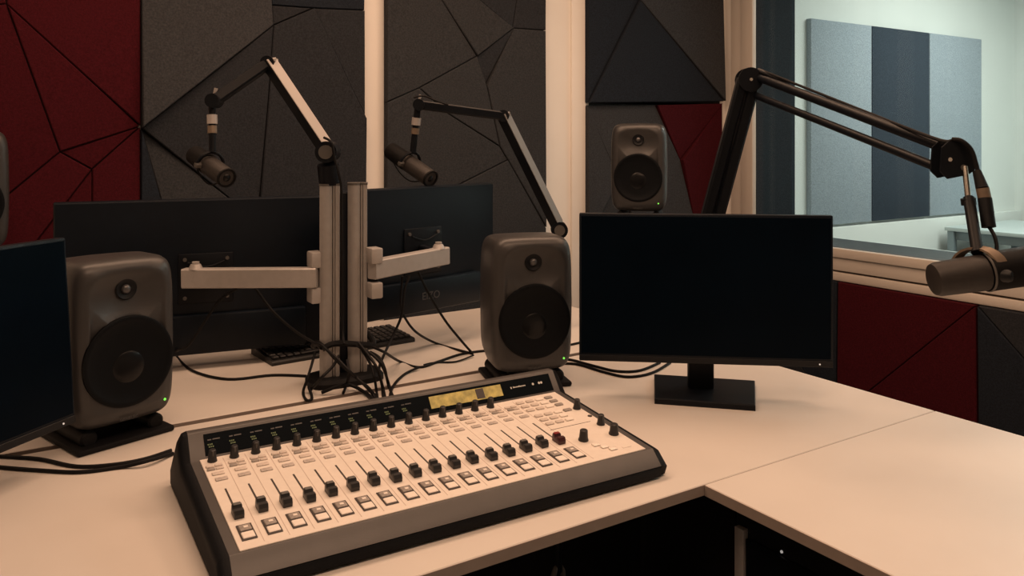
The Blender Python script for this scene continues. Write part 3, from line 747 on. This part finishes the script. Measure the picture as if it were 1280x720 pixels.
# left arm, on top of the left post
sh = at(410, 190, 2.0); top = at(413, 232, 2.01)
a1 = boom('aluminium microphone arm rising from the top of the left post', [sh, at(336, 79, 2.03), at(268, 126, 1.94)], .030, .030, None, ('strip', 'matte'), P1 + Vector((0, 0, HP + .005)), .0265)
a1c = BM(); tube(a1c, [at(405, 172, 1.965), at(414, 178, 1.955), at(418, 196, 1.96), at(424, 220, 1.96), at(427, 250, 1.975), at(428, 400, 1.985), at(430, 430, 1.955)], .0032)
single('cable', a1c, 'rubber', 'thin black cable running from the left arm joint down between the posts', 'cable', None, at(405, 172, 1.965))
m1b, m1f = at(243, 193, 1.985), at(284, 223, 1.875)
dyn_mic('microphone hanging left of the posts under the folded aluminium arm', m1b, m1f, .0235, at(265, 133, 1.94))
bm = BM(); tube(bm, [at(266, 118, 1.935), at(268, 112, 1.935)], .006, smooth=False); 
# right arm behind the centre speaker
b2 = on(703, 411)
a2 = boom('slim dark microphone arm rising behind the centre speaker', [at(699, 287, 2.6), at(629, 145, 2.55), at(524, 131, 2.42)], .032, .032, None, ('strip_shaded', 'matte'), b2, .016)  # dimmer light on this arm is put into its grey face colour
dyn_mic('microphone hanging right of the posts under the slim dark arm', at(488, 188, 2.50), at(539, 224, 2.37), .0262, at(522, 136, 2.42))
bm = BM(); tube(bm, [at(517, 122, 2.40), at(530, 120, 2.40), at(545, 126, 2.41), at(560, 131, 2.43)], .0028)
single('cable', bm, 'rubber', 'short black cable loop over the wrist of the slim dark arm', 'cable', None, at(517, 122, 2.40))

# big black scissor arm at the window
bb = Vector((1.715, 1.765, DESK))
el = at(936, 100, 2.28); hd = at(1189, 199, 1.62); lo_ = at(856, 400, 2.40)
cdv = Vector((ST, CT, 0))
ba = thing('microphone_boom', 'large black twin tube scissor arm reaching across the window', 'microphone arm', bb)
bm = BM(); box(bm, (-.035, -.035, 0), (.062, .035, .012), .003); box(bm, (.0445, -.030, -.06), (.062, .030, .002), .003); box(bm, (-.02, -.025, -.06), (.048, .025, -.05), .003); part('desk_clamp', bm, 'matte', ba)
bm = BM(); rod(bm, (0, 0, .012), lo_ - bb, .016); part('riser', bm, 'matte', ba)
d = (el - lo_).normalized(); nx = cdv.cross(d).normalized()
for s in (-1, 1):
    bm = BM(); bar(bm, lo_ - bb + nx * s * .017, el - bb + nx * s * .017, .030, .031, tuple(cdv), .006); part('lower_tube', bm, 'matte', ba)
bm = BM(); rod(bm, lo_ - bb - cdv * .022, lo_ - bb + cdv * .022, .036, n=24); part('base_joint', bm, 'matte', ba)
for s in (-1, 1):
    bm = BM(); rod(bm, el - bb + cdv * s * .0155, el - bb + cdv * s * .021, .034, n=28); j = part('elbow_plate', bm, 'matte', ba)
    bm = BM(); rod(bm, el - bb + cdv * s * .021, el - bb + cdv * s * .0245, .0045, n=12); part('bolt', bm, 'steel', j)
du = (hd - el).normalized()
tA0, tA1 = at(946, 96, 2.28), at(1180, 184, 1.64); tB0, tB1 = at(944, 119, 2.28), at(1174, 210, 1.64)
for (q0, q1, r_) in ((tA0, tA1, .0118), (tB0, tB1, .0098)):
    bm = BM(); rod(bm, q0 - bb, q1 - bb, r_, n=18); part('upper_tube', bm, 'matte', ba)
bm = BM(); rod(bm, at(948, 88, 2.27) - bb, at(985, 103, 2.17) - bb, .007, n=10); part('cable_clip', bm, 'black', ba)
bm = BM(); tube(bm, [at(952, 88, 2.26) - bb, at(1060, 131, 1.94) - bb, at(1165, 172, 1.645) - bb, at(1190, 176, 1.60) - bb], .0036); part('arm_cable', bm, 'rubber', ba)
# head bracket: two shaped cheeks
for s in (-1, 1):
    bm = BM(); o2 = []
    for px, py in [(1171, 184), (1182, 174), (1200, 177), (1209, 190), (1211, 212), (1203, 218), (1178, 223), (1169, 214)]: o2.append(at(px, py, 1.62) - bb)
    ring_loft(bm, [[p + cdv * (s * .016) for p in o2], [p + cdv * (s * .021) for p in o2]]); c_ = part('head_plate', bm, 'matte', ba)
    for px, py in [(1180, 199), (1197, 209)]:
        q = at(px, py, 1.62) - bb; bm = BM(); rod(bm, q + cdv * s * .021, q + cdv * s * .0235, .0042 if px < 1190 else .006, n=12); part('bolt', bm, 'steel' if px < 1190 else 'alud', c_)
bm = BM(); rod(bm, at(1203, 196, 1.62) - bb - cdv * .015, at(1203, 196, 1.62) - bb + cdv * .015, .018); part('swivel', bm, 'steel', ba)
bm = BM(); rod(bm, at(1206, 208, 1.60) - bb, at(1211, 254, 1.58) - bb, .0055, n=12); part('spigot', bm, 'steel', ba)
# microphone on it
mb, mf = at(1300, 330, 1.50), at(1165, 350, 1.50)
mid = (mb + mf) / 2
mc = thing('microphone', 'large brown grey microphone hanging at the right edge before the window', 'microphone', mid, 0, 'broadcast microphones')
ax = (mf - mb).normalized(); Ln = (mf - mb).length; B_ = mb - mid
bm = BM(); lathe(bm, B_, ax, [(0, .020), (.006, .031), (.02, .036), (Ln * .44, .0358), (Ln * .50, .0365), (Ln * .515, .034)], 32); part('rear_body', bm, 'micd', mc)
bm = BM(); lathe(bm, B_, ax, [(Ln * .515, .030), (Ln * .53, .0335), (Ln * .95, .0312), (Ln * .985, .0285), (Ln, .022), (Ln * 1.0, .001)], 32); part('front_sleeve', bm, 'mic', mc)
bm = BM(); lathe(bm, B_, ax, [(Ln * .495, .0352), (Ln * .5, .0368), (Ln * .512, .0368), (Ln * .517, .0352)], 32, False, False); part('trim_ring', bm, 'alud', mc)
yc = at(1224, 345, 1.50) - mid
up = Vector((0, 0, 1)); sd = Vector((ST * .75 - CT * .66, CT * .75 + ST * .66, 0)).normalized()
bm = BM(); R1 = .042
loop = [yc + sd * (math.cos(a) * R1) + up * (math.sin(a) * R1 + .010) for a in [math.pi * (-.06 + 1.12 * k / 12) for k in range(13)]]
f_ = []
for p in loop:
    rad = (p - yc - up * .010).normalized(); tw = ax
    f_.append([p + rad * .002 + tw * .009, p + rad * .002 - tw * .009, p - rad * .002 - tw * .009, p - rad * .002 + tw * .009])
ring_loft(bm, f_); yk = part('yoke', bm, 'brass', mc)
for s in (-1, 1):
    bm = BM(); lathe(bm, yc + sd * s * .030 + up * .006, sd * s, [(0, .012), (.018, .012), (.024, .009), (.026, .004)], 16); part('pivot_knob', bm, 'black', yk)
bm = BM(); rod(bm, at(1211, 248, 1.58) - mid, at(1222, 316, 1.50) - mid, .0105, n=16); rod(bm, at(1210, 248, 1.58) - mid, at(1211, 256, 1.58) - mid, .0135, n=16); part('swivel_mount', bm, 'black', mc)
# XLR plug and lead
pl = thing('cable_plug', 'black cable plug with bronze band beside the large microphone mount', 'plug', at(1236, 284, 1.545))
q = pl.location
bm = BM(); rod(bm, at(1231, 248, 1.56) - q, at(1236, 284, 1.545) - q, .0125, n=18); part('plug_body', bm, 'black', pl)
bm = BM(); rod(bm, at(1228, 235, 1.563) - q, at(1231, 249, 1.56) - q, .0118, n=18); part('bronze_band', bm, 'brass', pl)
bm = BM(); rod(bm, at(1221, 214, 1.58) - q, at(1228, 236, 1.563) - q, .0078, .0115, n=18); part('boot', bm, 'rubber', pl)
bm = BM(); tube(bm, [at(1190, 174, 1.60) - q, at(1202, 176, 1.59) - q, at(1214, 187, 1.585) - q, at(1220, 205, 1.58) - q, at(1224, 222, 1.575) - q], .0042); part('lead', bm, 'rubber', pl)
bm = BM(); tube(bm, [at(1236, 283, 1.545), at(1243, 295, 1.53), at(1246, 310, 1.52), at(1243, 325, 1.51)], .0035)
single('cable', bm, 'rubber', 'short black lead looping down into the large microphone', 'cable', None, at(1236, 283, 1.545))

# ================================================================== KEYBOARD
kb = thing('keyboard', 'slim black keyboard lying behind the posts under the left monitor', 'keyboard', (.836, 2.248, DESK), 4.5)
bm = BM(); prism_x(bm, [(-.078, 0), (-.080, .008), (-.076, .012), (.076, .022), (.080, .018), (.080, 0)], -.217, .217); part('case', bm, 'kbd', kb)
kc = mesh('keycap', box(BM(), (-.0083, -.0083, 0), (.0083, .0083, .007), .0018, 1), 'keycap'); sp = mesh('space_bar', box(BM(), (-.05, -.0083, 0), (.05, .0083, .007), .0018, 1), 'keycap')
sl = math.atan2(.010, .152)
for r in range(6):
    yy = -.058 + r * .0225; zz = .0125 + (yy + .076) * .010 / .152
    for c in range(21):
        xx = -.201 + c * .0201
        if r == 0 and 4 <= c <= 8:
            if c == 6: put('space_bar', sp, kb, (xx, yy, zz), (sl, 0, 0))
            continue
        put('keycap', kc, kb, (xx, yy, zz), (sl, 0, 0))

# ================================================================== CABLES
def cable(label, pts, r=.0034, group=None):
    P = [Vector(p) for p in pts]
    bm = BM(); tube(bm, P, r); return single('cable', bm, 'rubber', label, 'cable', group, P[0])
D_ = lambda px, py, r=.0034: on(px, py, DESK + r)
cable('thin black cable hanging before the left rear monitor, then lying along the desk',
      [at(300, 359, 2.04), at(275, 375, 2.03), at(252, 408, 2.02), at(235, 432, 2.02), at(222, 438, 2.04), D_(219, 443), D_(240, 463), D_(285, 474), D_(340, 469), D_(383, 470)])
cable('thin black cable drooping from the left monitor arm to the cable tie', [at(318, 358, 2.03), at(340, 388, 2.01), at(368, 413, 1.98), at(392, 428, 1.95), at(404, 433, 1.93), at(425, 455, 1.93), at(452, 478, 1.88), D_(468, 496), D_(474, 513)])
cable('black cable hanging from the right monitor arm to the desk near the posts', [at(512, 345, 2.10), at(506, 362, 2.09), at(502, 394, 2.08), at(490, 422, 2.06), at(478, 448, 2.0), at(474, 462, 1.98), D_(478, 486), D_(480, 512)])
cable('black cable curving from the right rear monitor down to the cable junction', [at(503, 345, 2.18), at(501, 380, 2.20), at(505, 395, 2.22), at(520, 415, 2.24), D_(545, 429), D_(575, 438), D_(591, 442)])
cable('black cable dropping straight from the right monitor mount to the junction', [at(523, 340, 2.15), at(535, 365, 2.16), at(556, 400, 2.2), at(575, 424, 2.24), D_(589, 440)])
cable('black cable lying from the posts to behind the centre speaker', [at(466, 434, 1.98), at(480, 440, 1.97), D_(500, 452), D_(524, 459), D_(548, 452), D_(575, 443), D_(600, 439), D_(625, 437)])
cable('black cable branching across the slot towards the back of the console', [D_(524, 459, .008), D_(507, 467), D_(494, 479), D_(488, 492), D_(487, 511)])
cable('thin dark cable looping back along the slot edge', [D_(592, 444, .006), D_(570, 452), D_(545, 453), D_(530, 456, .006)], .0024)
for i, (lab, pts) in enumerate([
    ('outermost black cable of the bunch right of the posts', [at(446, 432, 1.95), at(466, 444, 1.93), at(478, 458, 1.92), D_(486, 480), D_(490, 496), D_(494, 512)]),
    ('second black cable of the bunch right of the posts', [at(448, 428, 1.95), at(462, 446, 1.92), at(472, 462, 1.90), D_(480, 490), D_(484, 512)]),
    ('innermost black cable of the bunch right of the posts', [at(452, 436, 1.95), at(463, 455, 1.92), at(468, 472, 1.90), D_(471, 492), D_(474, 514)]),
    ('black cable of the bunch that hooks round the right post', [at(463, 440, 1.98), at(474, 447, 1.95), at(481, 461, 1.93), D_(485, 480), D_(491, 495), D_(498, 510)]),
    ('black cable crossing in front of both posts from left to right', [at(404, 434, 1.93), at(420, 447, 1.90), at(440, 467, 1.88), D_(462, 486), D_(472, 500), D_(478, 514)]),
    ('black cable crossing in front of the left post down to the foot', [at(424, 444, 1.92), at(416, 458, 1.90), at(402, 472, 1.87), D_(388, 488)]),
    ('thick black cable leaving the post foot towards the console', [D_(402, 491, .006), D_(425, 482, .020), D_(440, 482, .012), D_(455, 490, .006), D_(466, 499, .006), D_(474, 512, .006)]),
    ('short black cable end standing between the posts', [at(434, 450, 1.93), at(436, 468, 1.90), D_(432, 484), D_(429, 491)]),
    ('black cable looped over the left edge of the post foot', [at(394, 440, 1.97), at(389, 458, 1.94), at(384, 474, 1.92), D_(379, 490), D_(383, 500), D_(390, 498), D_(386, 484, .012)]),
]): cable(lab, pts, .0042 if 'thick' in lab else .0034)
cable('upper of two black cables curving round the left speaker base', [D_(-40, 569), D_(10, 571), D_(50, 574), D_(95, 583), D_(140, 581), D_(180, 574), D_(214, 563)], .0038)
cable('lower of two black cables curving round the left speaker base', [D_(-40, 579), D_(0, 584), D_(50, 588), D_(100, 590), D_(150, 584), D_(185, 576, .010), D_(216, 567)], .0038)
cable('black cable on the desk sagging from centre speaker to standing monitor, upper one', [D_(690, 447), D_(715, 450), D_(745, 458), D_(772, 464), D_(800, 463), D_(825, 453)])
cable('black cable on the desk sagging from centre speaker to standing monitor, lower one', [D_(690, 455), D_(720, 455), D_(755, 465), D_(785, 471), D_(815, 466), D_(838, 453)])
cable('black cable leaving the centre speaker behind the standing monitor', [D_(690, 434), D_(712, 431), D_(730, 427), D_(760, 420)])
